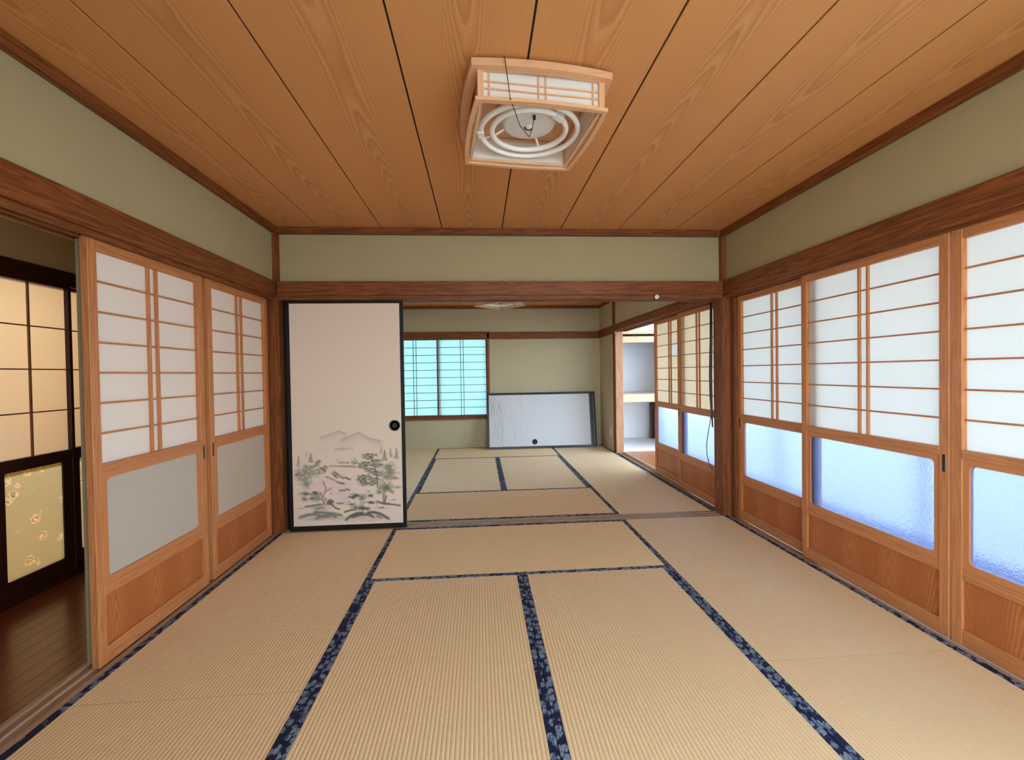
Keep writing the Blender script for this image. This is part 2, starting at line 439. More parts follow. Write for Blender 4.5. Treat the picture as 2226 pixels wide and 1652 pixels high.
# wall behind the camera: unseen, with a glazed opening added for fill light
sbox('wall_rear', -.1, 3.62, -3.84, -3.75, 2.10, 2.55, 'plaster_green')
sbox('wall_rear.001', -.1, 1.25, -3.84, -3.75, -.1, 2.10, 'plaster_green')
sbox('wall_rear.002', 3.50, 3.62, -3.84, -3.75, -.1, 2.10, 'plaster_green')
sbox('floor_rear', -.1, 3.62, -3.84, -3.525, -.1, -.004, 'sill_wood_x', .002)
w = struct(empty('fill_window_rear', (1.76, -3.80, 0)))
for k in range(4):
    finish('window_frame', B(-.51+.75*k-.02, -.51+.75*k+.02, -.02, .02, 0, 2.10, .003), 'aluminium', w)
finish('window_frame', B(-.51, 1.74, -.02, .02, 0, .06, .003), 'aluminium', w); finish('window_frame', B(-.51, 1.74, -.02, .02, 2.05, 2.10, .003), 'aluminium', w)
for k in range(3): finish('window_pane', B(-.49+.75*k, .22+.75*k, -.003, .003, .05, 2.06), 'clear_glass', w)

# posts, rails and mouldings
def trim(i, *a, mat='dark_wood_x', bev=.003): return sbox('trim_%d' % i, *a, mat, bev)
trim(1, -.085, .032, .0, .14, -.06, 2.6, mat='dark_wood_z')
trim(2, 3.488, 3.60, .0, .14, -.06, 2.6, mat='dark_wood_z')
wood('post_wood_z', L(140, 92, 60), L(186, 134, 96), 'z', .5)
trim(3, 3.497, 3.61, 2.88, 3.0, -.06, 2.6, mat='post_wood_z')
trim(4, .032, 3.488, -.022, .04, NZ0, NZ1)                      # rail over the fusuma opening
trim(5, -.03, .0, -3.75, -.0, NZ0-.01, NZ1+.005, mat='dark_wood_y').location.x = .006
trim(6, 3.514-.022, 3.53, -3.75, .0, NZ0-.02, NZ1+.005, mat='dark_wood_y')
def grooved(name, axis, a0, a1, b0, b1, z0, z1, ridges, up, mat):
    """a grooved rail: slab plus ridges; axis it runs along; b across"""
    o = struct(empty(name, (0, 0, 0)))
    def add(nm, p0, p1, q0, q1):
        if axis == 'x': bb = B(a0, a1, p0, p1, q0, q1, .001)
        else: bb = B(p0, p1, a0, a1, q0, q1, .001)
        finish(nm, bb, mat, o)
    add('rail_slab', b0, b1, z0, z1)
    for r0, r1 in ridges:
        add('rail_ridge', r0, r1, *((z1-.001, z1+up) if up > 0 else (z0+up, z0+.001)))
    return o
# lower grooved sills
grooved('trim_7', 'x', .032, 3.488, .0, .142, -.06, -.011, [(.0, .022), (.052, .076), (.106, .142)], .0105, 'sill_wood_x')
grooved('trim_8', 'y', -3.75, .0, -.135, -.002, -.06, -.011, [(-.03, -.002), (-.076, -.067), (-.135, -.112)], .0105, 'sill_wood_y')
grooved('trim_9', 'y', -3.75, .0, 3.522, 3.66, -.06, -.011, [(3.522, 3.543), (3.576, 3.580), (3.614, 3.66)], .0105, 'sill_wood_y')
grooved('trim_10', 'y', .14, 2.88, 3.522, 3.66, -.06, -.011, [(3.522, 3.543), (3.576, 3.580), (3.614, 3.66)], .0105, 'sill_wood_y')
# upper grooved rails
grooved('trim_11', 'x', .032, 3.488, .0, .142, KZ+.012, NZ0+.03, [(.0, .022), (.054, .074), (.108, .142)], -.012, 'dark_wood_x')
grooved('trim_12', 'y', -3.75, .0, -.135, -.002, KZ+.012, NZ0+.03, [(-.03, -.002), (-.076, -.066), (-.135, -.114)], -.012, 'dark_wood_y')
grooved('trim_13', 'y', -3.75, .0, 3.522, 3.66, KZ+.012, NZ0+.03, [(3.522, 3.541), (3.577, 3.579), (3.616, 3.66)], -.012, 'dark_wood_y')
grooved('trim_14', 'y', .14, 2.88, 3.522, 3.66, KZ+.012, NZ0+.03, [(3.522, 3.541), (3.577, 3.579), (3.616, 3.66)], -.012, 'dark_wood_y')
sbox('trim_28', -.135, -.036, -.038, .001, -.004, 1.76, 'dark_wood_z', .002)
sbox('trim_29', 3.556, 3.66, -.060, .001, -.004, 1.76, 'dark_wood_z', .002)
# ceiling mouldings
trim(15, -.02, .03, -3.75, .02, CEIL-.05, CEIL-.001, mat='dark_wood_y'); trim(16, 3.49, 3.54, -3.75, .02, CEIL-.05, CEIL-.001, mat='dark_wood_y')
trim(17, .03, 3.49, .012, .05, CEIL-.05, CEIL-.001)
trim(18, -.02, .03, .10, YB, CEIL2-.045, CEIL2-.001, mat='dark_wood_y'); trim(19, 3.46, 3.51, .14, YB, CEIL2-.045, CEIL2-.001, mat='dark_wood_y')
trim(20, .03, 3.46, YB-.04, YB+.01, CEIL2-.045, CEIL2-.001)
# back room rails
trim(21, 1.675, 3.485, YB-.022, YB+.01, 1.725, 1.838)
trim(22, 3.462, 3.52, 3.0, YB, 1.73, 1.85, mat='dark_wood_y')
trim(23, 3.478, 3.53, .14, 2.88, NZ0-.02, 1.86, mat='dark_wood_y')
trim(24, 3.478, 3.50, 2.86, 3.02, 1.73, 1.86, mat='dark_wood_y')
trim(25, 3.4965, 3.50, 2.875, 3.005, -.0, 2.23, mat='dark_wood_z', bev=0)  # dark sheet over the post's room side, standing in for its shade

# ------------------------------------------------------------------ tatami
def tatami_parts(root, W, LEN, per_rib):
    g = .0012; bw = .030; hw, hl = W/2-g, LEN/2-.0020
    bm = bmesh.new()
    inner = hw-bw+.002; nr = max(1, round(2*inner/.0149)); pitch = 2*inner/nr
    prof = []
    for k in range(nr):
        for j in range(per_rib):
            t = j/per_rib
            prof.append((-inner+pitch*(k+t), -.0019*(abs(2*t-1)**2.6)))
    prof.append((inner, -.0019))
    top = [(bm.verts.new((x, -hl, z)), bm.verts.new((x, hl, z))) for x, z in prof]
    for a, b in zip(top, top[1:]): bm.faces.new((a[0], b[0], b[1], a[1]))
    lo = [(bm.verts.new((x, -hl, -.055)), bm.verts.new((x, hl, -.055))) for x in (-inner, inner)]
    bm.faces.new([v[0] for v in top][::-1]+[lo[0][0], lo[1][0]]); bm.faces.new([v[1] for v in top]+[lo[1][1], lo[0][1]])
    o = finish('mat_surface', bm, 'tatami_rush', root)
    for s in (-1, 1):
        x0, x1 = sorted((s*(hw-bw), s*hw))
        finish('border', B(x0, x1, -hl, hl, -.055, .0008, .0008), 'border_cloth', root)
_proto = {}
def mat(x0, x1, y0, y1, label, key):
    horiz = (x1-x0) > (y1-y0)
    W, LEN = ((y1-y0), (x1-x0)) if horiz else ((x1-x0), (y1-y0))
    k = (round(W, 3), round(LEN, 3), key)
    if k not in _proto:
        o = empty('tatami_mat'); tatami_parts(o, W, LEN, 6 if key else 4); _proto[k] = o
    else: o = copy_tree(_proto[k])
    o.location = ((x0+x1)/2, (y0+y1)/2, 0); o.rotation_euler = (0, 0, PI/2 if horiz else 0)
    tag(o, label, 'tatami mat', 'tatami mats laid over the floor'); return o
m_ = .88
mat(m_, 3*m_, -m_, 0, 'tatami mat lying crosswise just in front of the grooved sill, front room', 1)
mat(m_, 2*m_, -3*m_, -m_, 'long ribbed tatami mat in the centre of the front room, the left one of two', 1)
mat(2*m_, 3*m_, -3*m_, -m_, 'long ribbed tatami mat in the centre of the front room, the right one of two', 1)
mat(m_, 3*m_, -4*m_, -3*m_, 'tatami mat lying crosswise at the near end of the front room', 1)
mat(0, m_, -2*m_, 0, 'brownish tatami mat along the closed left shoji doors, ending at the painted sliding door', 1)
mat(0, m_, -4*m_, -2*m_, 'brownish tatami mat beside the open doorway to the dark corridor', 1)
mat(3*m_, 4*m_, -2*m_, 0, 'tatami mat along the bright right shoji doors, its far end at the corner post', 1)
mat(3*m_, 4*m_, -4*m_, -2*m_, 'tatami mat in the near right corner beside the nearest right shoji door', 1)
y0 = .145; q = (YB-y0)/4
mat(m_, 3*m_, y0, y0+q, 'pale tatami mat lying crosswise just behind the grooved sill, back room', 0)
mat(m_, 2*m_, y0+q, y0+3*q, 'yellowish tatami mat in the centre of the back room, the left one of two', 0)
mat(2*m_, 3*m_, y0+q, y0+3*q, 'yellowish tatami mat in the centre of the back room, the right one of two', 0)
mat(m_, 3*m_, y0+3*q, YB, 'tatami mat lying crosswise below the far window and leaning panels', 0)
mat(0, m_, y0, y0+2*q, 'tatami mat in the back room hidden for the most part behind the painted sliding door', 0)
mat(0, m_, y0+2*q, YB, 'tatami mat in the far left corner of the back room below the window', 0)
mat(3*m_, 4*m_-.03, y0, y0+2*q, 'tatami mat along the cream paper shoji doors of the back room', 0)
mat(3*m_, 4*m_-.03, y0+2*q, YB, 'brightly lit tatami mat at the open doorway of the back room', 0)

# ------------------------------------------------------------------ shoji doors
def rounded_trim(w0, w1, z0, z1, hx, hz, r, y0, y1):
    """flat frame between an outer rectangle and a round-cornered opening"""
    bm = bmesh.new()
    ix0, ix1, iz0, iz1 = w0+hx, w1-hx, z0+hz, z1-hz
    inner, outer = [], []
    S = 6
    for cx, cz, a0, ox, oz in ((ix1-r, iz1-r, 0, w1, z1), (ix0+r, iz1-r, 90, w0, z1), (ix0+r, iz0+r, 180, w0, z0), (ix1-r, iz0+r, 270, w1, z0)):
        for k in range(S+1):
            a = math.radians(a0+90*k/S)
            inner.append((cx+r*math.cos(a), cz+r*math.sin(a)))
            f = k/S
            if a0 in (0, 180): outer.append((ox, cz+(oz-cz)*min(1, 2*f)) if f <= .5 else (cx+(ox-cx)*(2-2*f), oz))
            else: outer.append((cx+(ox-cx)*min(1, 2*f), oz) if f <= .5 else (ox, cz+(oz-cz)*(2-2*f)))
    n = len(inner)
    V = {}
    for nm, pts in (('i', inner), ('o', outer)):
        for y in (y0, y1): V[nm, y] = [bm.verts.new((x, y, z)) for x, z in pts]
    for k in range(n):
        j = (k+1) % n
        bm.faces.new((V['i', y0][k], V['i', y0][j], V['o', y0][j], V['o', y0][k]))
        bm.faces.new((V['i', y1][k], V['i', y1][j], V['o', y1][j], V['o', y1][k]))
        bm.faces.new((V['i', y0][k], V['i', y0][j], V['i', y1][j], V['i', y1][k]))
        bm.faces.new((V['o', y0][k], V['o', y0][j], V['o', y1][j], V['o', y1][k]))
    return bm
def shoji_door(name, W, paper_m, glass_m, handle, T=.030, seal=False):
    """sliding paper door: local x along its width, room side at y = 0, z up"""
    o = empty(name); s = .043; H = 1.765
    for x0 in (0, W-s): finish('stile', B(x0, x0+s, 0, T, 0.002, H, .0015), 'door_wood_z', o)
    finish('top_rail', B(s, W-s, .001, T-.001, 1.716, H, .001), 'door_wood_x', o)
    finish('middle_rail', B(s, W-s, -.002, T-.001, .797, .831, .001), 'door_wood_x', o)
    finish('lower_rail', B(s, W-s, .001, T-.001, .283, .325, .001), 'door_wood_x', o)
    finish('bottom_rail', B(s, W-s, .001, T-.001, .002, .072, .001), 'door_wood_x', o)
    finish('glass_frame', rounded_trim(s, W-s, .325, .797, .024, .028, .022, .004, T-.003), 'door_wood_plain', o)
    hb = B(s, W-s, .010, .021, -.0038, .0038, .0008)
    first = None
    for k in range(6):
        z = 1.592-.1269*k
        if first is None:
            first = finish('lattice_bar', hb, 'door_wood_x', o); b = first
        else:
            b = first.copy(); COL.objects.link(b)
        b.location = (0, 0, z)
    vb = finish('lattice_bar', B(-.0055, .0055, .007, .021, .831, 1.716, .0008), 'door_wood_z', o)
    v2 = vb.copy(); COL.objects.link(v2); vb.location.x = W/2-.0265; v2.location.x = W/2+.0265
    bm = bmesh.new(); f = bm.faces.new([bm.verts.new(p) for p in ((s-.004, .0225, .828), (W-s+.004, .0225, .828), (W-s+.004, .0225, 1.72), (s-.004, .0225, 1.72))])
    finish('paper', bm, paper_m, o)
    bm = B(s+.004, W-s-.004, .013, .017, .330, .792)
    for f in bm.faces:
        f.material_index = 0 if f.calc_center_median().y < .0135 else 1
    finish('glass_pane', bm, None, o, mats=[glass_m, 'clear_glass'])
    finish('wood_panel', B(s-.003, W-s+.003, .012, .018, .068, .288), 'panel_wood', o)
    for hx in handle:
        bm = bmesh.new(); x = .0215 if hx == 0 else W-.0215
        box(bm, x-.0065, x+.0065, -.0012, .004, .724, .800, .0008)
        h = finish('pull_slot', bm, 'slot_black', o); h['label'] = 'dark recessed finger pull'
    if seal:
        c = finish('edge_seal', B(-.003, .0005, .004, T, .004, H-.002), 'grey_seal', o); c['label'] = 'grey strip along the edge'
    return o
def place(o, x, y, deg, label, group):
    o.location = (x, y, 0); o.rotation_euler = (0, 0, math.radians(deg)); tag(o, label, 'sliding door', group); return o
GL = 'shoji doors of the left wall'; GR = 'shoji doors of the right wall'; GB = 'shoji doors of the back room'
XL, XR = -.034, 3.545
dA = place(shoji_door('shoji_door', .745, 'shoji_paper_white', 'misted_glass', [1]), XL, -1.555, 90, 'shoji door at the edge of the open corridor doorway, grey glass below white paper', GL)
dB = place(shoji_door('shoji_door', .728, 'shoji_paper_white', 'misted_glass', [0]), XL, -.765, 90, 'narrow looking shoji door beside the post and the painted sliding door', GL)
dC = place(shoji_door('shoji_door', .745, 'shoji_paper_white', 'misted_glass', [], seal=True), XL-.045, -1.517, 90, 'shoji door slid behind the door at the corridor doorway, only its grey edge showing', GL)
dR1 = shoji_door('shoji_door', .850, 'shoji_paper', 'frosted_glass', [0])
place(dR1, XR+.035, -.06, -90, 'shoji door in the right wall next to the dark corner post, bluish glass', GR)
dR2 = place(shoji_door('shoji_door', .885, 'shoji_paper', 'frosted_glass', [1]), XR, -.81, -90, 'wide shoji door in the middle of the right wall with a dark finger pull', GR)
dR3 = place(shoji_door('shoji_door', .885, 'shoji_paper', 'frosted_glass', []), XR, -1.704, -90, 'shoji door of the right wall cut off by the picture edge', GR)
dD1 = place(shoji_door('shoji_door', .815, 'shoji_paper_aged', 'frosted_glass', [0]), XR, .95, -90, 'cream paper shoji door of the back room partly behind the corner post', GB)
dD2 = place(copy_tree(dD1), XR+.035, 1.645, -90, 'cream paper shoji door of the back room beside the open doorway', GB)
pap = [c for c in dD2.children if c.name.startswith('paper')][0]; bpy.data.objects.remove(pap)
xs_, zs_ = (.039, .434, .776, .776001), (.828, 1.338, 1.465, 1.72)
def cells(nm, keep, mt):
    bm = bmesh.new()
    for a, b in zip(xs_[:3], xs_[1:3]):
        for c, d in zip(zs_, zs_[1:]):
            if keep(a, c): bm.faces.new([bm.verts.new(p) for p in ((a, .0225, c), (b, .0225, c), (b, .0225, d), (a, .0225, d))])
    return finish(nm, bm, mt, dD2)
cells('paper', lambda a, c: not (a > .4 and 1.3 < c < 1.4), 'shoji_paper_aged')
cells('paper_patch', lambda a, c: a > .4 and 1.3 < c < 1.4, 'shoji_paper')['label'] = 'whitish repair patch in the cream paper'

# ------------------------------------------------------------------ far window with two shoji screens
w = struct(empty('window_1', (.90, YB, 0)))
finish('window_frame', B(-.83, -.79, -.025, .08, .46, 1.83, .002), 'dark_wood_z', w)
finish('window_frame', B(.752, .790, -.025, .08, .46, 1.83, .002), 'dark_wood_z', w)
finish('window_frame', B(-.83, .79, -.025, .08, 1.742, 1.835, .002), 'dark_wood_x', w)
finish('window_frame', B(-.85, .80, -.035, .08, 1.815, 1.845, .002), 'dark_wood_x', w)
finish('window_sill', B(-.85, .80, -.04, .08, .455, .492, .002), 'dark_wood_x', w)
def screen(label, x, y):
    o = empty('shoji_screen', (x, YB+y, 0)); W = .80; s = .022
    z0, z1 = .492, 1.742
    for x0 in (0, W-s): finish('stile', B(x0, x0+s, 0, .024, z0, z1, .001), 'dark_wood_z', o)
    finish('top_rail', B(s, W-s, 0, .024, z1-.018, z1, .001), 'dark_wood_x', o); finish('bottom_rail', B(s, W-s, 0, .024, z0, z0+.036, .001), 'dark_wood_x', o)
    hb = None
    for k in range(9):
        z = .528+(z1-.018-.528)*(k+1)/10
        if hb is None: hb = finish('lattice_bar', B(s, W-s, .006, .016, -.004, .004), 'hall_wood_x', o); b = hb
        else: b = hb.copy(); COL.objects.link(b)
        b.location.z = z
    for dx in (-.022, .022): finish('lattice_bar', B(W/2+dx-.004, W/2+dx+.004, .006, .016, z0+.03, z1-.018), 'hall_wood_z', o)
    bm = bmesh.new(); bm.faces.new([bm.verts.new(p) for p in ((s-.002, .018, z0+.02), (W-s+.002, .018, z0+.02), (W-s+.002, .018, z1-.01), (s-.002, .018, z1-.01))])
    finish('paper', bm, 'shoji_paper_window', o)
    tag(o, label, 'window screen', 'paper screens of the far window'); return o
screen('bluish lit paper window screen directly beside the wide plaster wall', .855, .005)
screen('bluish lit paper window screen partly hidden by the painted sliding door', .108, .034)

# ------------------------------------------------------------------ painted sliding doors
S4 = 4
def painting():
    """ink landscape: mountains, pines, a pale cherry tree and a stream, as coverage and colour on a raster"""
    n = 1652//S4+1
    yy, xx = np.mgrid[0:n, 0:n].astype(np.float32)*S4
    img = np.zeros((n, n, 3), np.float32)+np.array(FUS, np.float32)
    def dab(x, y, rx, ry, a, col, ang=0, hard=1.0):
        c, s = math.cos(ang), math.sin(ang); R = max(rx, ry)*2.2
        x0, x1 = int(max(0, (x-R)/S4)), int(min(n, (x+R)/S4+2)); Y0, Y1 = int(max(0, (y-R)/S4)), int(min(n, (y+R)/S4+2))
        if x1 <= x0 or Y1 <= Y0: return
        X = xx[Y0:Y1, x0:x1]-x; Y = yy[Y0:Y1, x0:x1]-y
        d = ((c*X+s*Y)/rx)**2+((-s*X+c*Y)/ry)**2
        k = np.clip(1.65*a*np.exp(-d**hard), 0, 1)[..., None]
        img[Y0:Y1, x0:x1] = img[Y0:Y1, x0:x1]*(1-k)+np.array(col, np.float32)*k
    ink, green, grey, brown = L(92, 92, 80), L(132, 134, 112), L(150, 140, 128), L(110, 100, 88)
    def stroke(pts, w, a, col):
        for (x0, y0), (x1, y1) in zip(pts, pts[1:]):
            m = max(2, int(math.hypot(x1-x0, y1-y0)/(w*.7)))
            ang = math.atan2(y1-y0, x1-x0)
            for t in np.linspace(0, 1, m, endpoint=False): dab(x0+(x1-x0)*t, y0+(y1-y0)*t, w*1.3, w, a, col, ang)
    def hill(ridge, depth, a):
        xs = [p[0] for p in ridge]; ys = [p[1] for p in ridge]
        yr = np.interp(xx[0], xs, ys); dy = yy-yr[None, :]
        k = a*np.clip(dy/5, 0, 1)*np.exp(-np.clip(dy, 0, None)/depth)
        edge = np.clip((xx-xs[0])/60, 0, 1)*np.clip((xs[-1]-xx)/60, 0, 1)
        k = (k*edge)[..., None]; img[:] = img*(1-k)+np.array(L(128, 120, 110), np.float32)*k
    hill([(450, 296), (560, 268), (640, 232), (740, 200), (800, 226), (870, 250)], 42, .5)
    hill([(720, 345), (800, 300), (900, 255), (1000, 220), (1060, 246), (1130, 288), (1220, 308), (1340, 338)], 50, .58)
    for _ in range(40): dab(rng.uniform(660, 930), 452+rng.uniform(-14, 12), 12, 9, .16, grey)
    for _ in range(10): dab(rng.uniform(450, 580), 455+rng.uniform(-12, 10), 10, 8, .10, grey)
    def conifer(x, y0, y1, w, a):
        for y in np.arange(y0, y1, 7):
            f = (y-y0)/(y1-y0)
            for _ in range(3): dab(x+rng.uniform(-1, 1)*w*f, y, 5+w*.35*f, 6, a, green)
    for c in ((195, 550, 690, 20, .26), (300, 490, 560, 12, .12), (355, 505, 635, 34, .34), (1300, 420, 505, 16, .22), (1345, 455, 600, 34, .42), (1425, 440, 548, 22, .25), (1505, 435, 570, 30, .34), (715, 570, 620, 8, .1), (940, 560, 640, 14, .2), (905, 585, 640, 12, .18), (975, 580, 640, 10, .15)): conifer(*c)
    stroke([(600, 676), (720, 680), (860, 684), (1010, 688)], 7, .30, green); stroke([(740, 668), (950, 676)], 5, .3, green)
    for _ in range(36): dab(rng.uniform(735, 880), 632+rng.uniform(-12, 8), 13, 7, .24, green)
    for _ in range(26): dab(rng.uniform(905, 985), 640+rng.uniform(-22, 14), 12, 8, .24, green)
    for _ in range(160):     # stream
        dab(rng.uniform(680, 1010), rng.uniform(850, 1190), 70, 14, .018, L(196, 188, 204))
    for k in range(14): stroke([(720+rng.uniform(-40, 40), 900+22*k), (860+rng.uniform(-40, 60), 904+22*k)], 4, .12, L(170, 160, 180))
    def clump(x, y, rx, ry, cnt, a, col, sz=16):
        for _ in range(int(cnt*1.7)):
            t, r = rng.uniform(0, 2*PI), min(1.25, abs(rng.normal(0, .62)))
            dab(x+rx*r*math.cos(t), y+ry*r*math.sin(t), sz*rng.uniform(.7, 1.5), sz*rng.uniform(.4, .8), a*rng.uniform(.5, 1), col, rng.uniform(-.4, .4))
    # shrubs on the left bank
    clump(330, 740, 130, 60, 90, .34, green); clump(250, 830, 110, 90, 90, .30, green); clump(300, 920, 80, 60, 60, .28, L(146, 142, 124)); clump(430, 760, 90, 50, 60, .3, green); clump(180, 790, 40, 40, 30, .25, green)
    for p in ((300, 690), (380, 690), (440, 640), (470, 615), (420, 670)): clump(p[0], p[1], 42, 12, 14, .42, L(128, 128, 108), 12)
    for x, y in ((560, 690), (540, 715), (500, 710), (530, 740), (690, 765), (665, 790), (720, 800), (690, 820), (840, 838), (770, 830)): stroke([(x-26, y-14), (x+24, y+12)], 8, .52, brown)
    stroke([(560, 820), (640, 850), (720, 890), (800, 908)], 8, .5, brown); stroke([(700, 890), (800, 910)], 8, .55, ink); stroke([(800, 826), (890, 852)], 7, .5, brown); stroke([(640, 760), (760, 790), (830, 850)], 4, .3, grey)
    # cherry tree
    for x, y, r in ((540, 850, 110), (470, 900, 100), (640, 900, 90), (420, 970, 80), (640, 1060, 90), (500, 980, 110), (690, 940, 60)): clump(x, y, r, r*.55, 130, .22, L(228, 196, 190), 9)
    clump(520, 900, 120, 70, 70, .3, L(204, 160, 156), 5)
    for x, y, rx, ry in ((330, 740, 150, 60), (250, 830, 120, 90), (430, 760, 90, 50), (1400, 720, 90, 90), (1360, 960, 90, 70)):
        clump(x, y, rx, ry, 90, .42, L(118, 120, 98), 6); clump(x, y, rx, ry, 60, .35, L(222, 208, 188), 6)
    for pts in ([(520, 1190), (512, 1100), (540, 1020), (560, 960)], [(540, 1020), (600, 985), (640, 960)], [(515, 1100), (480, 1030)], [(530, 1180), (548, 1090)], [(550, 960), (520, 880)]): stroke(pts, 5, .5, brown)
    dab(620, 1036, 14, 10, .55, grey)
    clump(280, 1050, 70, 26, 46, .42, ink, 11); clump(410, 1040, 66, 30, 56, .46, ink, 11); clump(430, 1100, 70, 50, 80, .36, L(138, 148, 128), 14); clump(360, 1110, 40, 20, 26, .4, ink, 9)
    for k in range(4): stroke([(230, 1080+18*k), (310, 1090+18*k)], 5, .3, grey)
    stroke([(250, 1110), (300, 1120)], 8, .5, ink)
    clump(610, 1160, 60, 50, 60, .5, L(100, 92, 80), 10); stroke([(640, 1190), (680, 1230), (740, 1245)], 9, .5, ink); stroke([(560, 1180), (600, 1120), (660, 1150)], 6, .55, ink)
    stroke([(280, 1215), (380, 1200), (500, 1180)], 9, .5, ink); stroke([(180, 1240), (300, 1225)], 6, .25, grey); clump(470, 1230, 110, 34, 50, .3, L(140, 146, 130), 16); stroke([(700, 1170), (790, 1165)], 8, .4, ink)
    for pts, w_, a in (([(205, 1355), (300, 1325), (400, 1312), (480, 1330)], 17, .42), ([(420, 1370), (520, 1330), (620, 1326), (700, 1350)], 18, .42), ([(400, 1285), (520, 1290), (640, 1300), (770, 1328)], 14, .44), ([(480, 1345), (600, 1345)], 20, .35)): stroke(pts, w_, a, L(112, 112, 104))
    for _ in range(40): dab(rng.uniform(200, 780), rng.uniform(1340, 1400), 60, 10, .09, grey)
    # pines on the right bank
    pads = [(1150, 530, 80, 28), (1120, 560, 60, 20), (1230, 604, 66, 18), (1085, 640, 70, 24), (1050, 672, 46, 26), (1235, 660, 84, 24), (1130, 716, 74, 20), (1230, 760, 92, 26), (1070, 812, 70, 20), (1020, 850, 46, 28), (1190, 850, 100, 22), (1060, 900, 56, 38), (1170, 906, 90, 24), (1250, 780, 60, 22)]
    for x, y, rx, ry in pads: clump(x, y, rx, ry, 60, .46, L(104, 108, 88), 13)
    for x, y, rx, ry in pads: stroke([(x-rx*.8, y+ry*.9), (x, y-ry*.2), (x+rx*.8, y+ry*.9)], 4, .25, L(214, 204, 188))
    stroke([(1165, 560), (1200, 660), (1225, 740), (1240, 840), (1250, 970)], 7, .5, brown); stroke([(1240, 880), (1180, 860)], 5, .4, brown)
    clump(1400, 680, 70, 60, 70, .30, green); clump(1420, 760, 100, 70, 80, .28, green); clump(1380, 820, 90, 60, 60, .26, green); clump(1500, 830, 60, 20, 24, .16, green); clump(1510, 950, 60, 14, 18, .2, green)
    clump(1360, 960, 90, 70, 110, .42, L(112, 112, 92), 13); clump(1280, 1010, 60, 40, 40, .36, green, 11); clump(1430, 1010, 50, 26, 26, .28, green, 10)
    for pts in ([(1330, 1160), (1320, 1080), (1330, 1030)], [(1345, 1150), (1370, 1060)], [(1340, 1150), (1350, 1040)]): stroke(pts, 6, .5, brown)
    clump(1120, 1010, 40, 20, 16, .18, green, 9)
    clump(950, 1065, 70, 30, 60, .5, ink, 11); clump(905, 1090, 44, 18, 30, .5, ink, 10); clump(1040, 1090, 50, 44, 50, .36, L(120, 120, 100), 12)
    for pts in ([(1030, 1240), (1020, 1170), (1010, 1130)], [(1045, 1230), (1050, 1140)], [(1015, 1230), (1000, 1180)]): stroke(pts, 6, .45, green)
    clump(1150, 1066, 56, 22, 34, .46, ink, 10); clump(1150, 1156, 76, 22, 46, .44, ink, 11); clump(900, 1180, 60, 14, 24, .46, ink, 10); clump(940, 1215, 60, 12, 20, .4, ink, 10); clump(855, 1150, 40, 8, 14, .4, grey, 8)
    for pts in ([(730, 1004), (770, 992), (810, 1004)], [(810, 988), (840, 980), (880, 998)]): stroke(pts, 7, .55, ink)
    stroke([(1230, 1140), (1330, 1170), (1450, 1180), (1560, 1196)], 10, .45, ink); stroke([(1290, 1160), (1420, 1176)], 12, .4, ink); clump(1300, 1225, 70, 14, 20, .4, L(110, 108, 98), 11); clump(1460, 1120, 60, 14, 18, .24, grey, 9)
    clump(1050, 1235, 110, 22, 56, .56, ink, 13); stroke([(800, 1285), (880, 1256), (960, 1250)], 10, .5, ink); stroke([(820, 1385), (880, 1335), (960, 1300), (1060, 1290)], 15, .5, L(86, 84, 78)); stroke([(900, 1350), (1000, 1320), (1120, 1316), (1200, 1350)], 16, .5, L(86, 84, 78)); stroke([(1110, 1290), (1200, 1285), (1290, 1310), (1400, 1376)], 16, .5, L(86, 84, 78)); stroke([(1230, 1330), (1300, 1360)], 10, .4, L(96, 94, 88))
    for _ in range(40): dab(rng.uniform(800, 1450), rng.uniform(1350, 1410), 60, 9, .09, grey)
    return img
def waves():
    """pale wave lines, panel coordinates in metres"""
    n = 300; img = np.ones((n, n, 3), np.float32)*np.array(L(206, 210, 216), np.float32)  # white paper, dimmed and blued in colour to stand in for skylight
    yy, xx = np.mgrid[0:n, 0:n].astype(np.float32); v = yy/n*1.66; u = xx/n*.868
    col = np.array(L(150, 148, 140), np.float32)
    for k in range(44):
        vc = rng.uniform(.05, .30) if k < 38 else rng.uniform(.36, .56); uc = rng.uniform(.05, .82); ln = rng.uniform(.08, .2)
        ph = rng.uniform(0, 6)
        line = vc+.014*np.sin((u-uc)*30+ph)
        k_ = np.exp(-((v-line)/.005)**2)*np.exp(-((u-uc)/ln)**4)*(.5 if k < 18 else .3)
        img = img*(1-k_[..., None])+col*k_[..., None]
    return img
def sheet(name, nx, nz, x0, x1, z0, z1, y, sample, mat_, parent):
    gx = np.linspace(x0, x1, nx); gz = np.linspace(z0, z1, nz)
    X, Z = np.meshgrid(gx, gz); co = np.stack([X, np.full_like(X, y), Z], -1).reshape(-1, 3)
    i = np.arange(nx*nz).reshape(nz, nx); fc = np.stack([i[:-1, :-1], i[:-1, 1:], i[1:, 1:], i[1:, :-1]], -1).reshape(-1, 4)
    me = bpy.data.meshes.new(name); me.from_pydata(co.tolist(), [], fc.tolist())
    ca = me.color_attributes.new('print', 'FLOAT_COLOR', 'POINT')
    c = np.ones((nx*nz, 4), np.float32); c[:, :3] = sample(X, Z).reshape(-1, 3)
    ca.data.foreach_set('color', c.ravel()); me.materials.append(M[mat_])
    o = bpy.data.objects.new(name, me); COL.objects.link(o); o.parent = parent; return o
def bil(img, px, py):
    h, w_ = img.shape[:2]; px = np.clip(px, 0, w_-1.001); py = np.clip(py, 0, h-1.001)
    i, j = px.astype(int), py.astype(int); fx, fy = (px-i)[..., None], (py-j)[..., None]
    return (img[j, i]*(1-fx)*(1-fy)+img[j, i+1]*fx*(1-fy)+img[j+1, i]*(1-fx)*fy+img[j+1, i+1]*fx*fy)
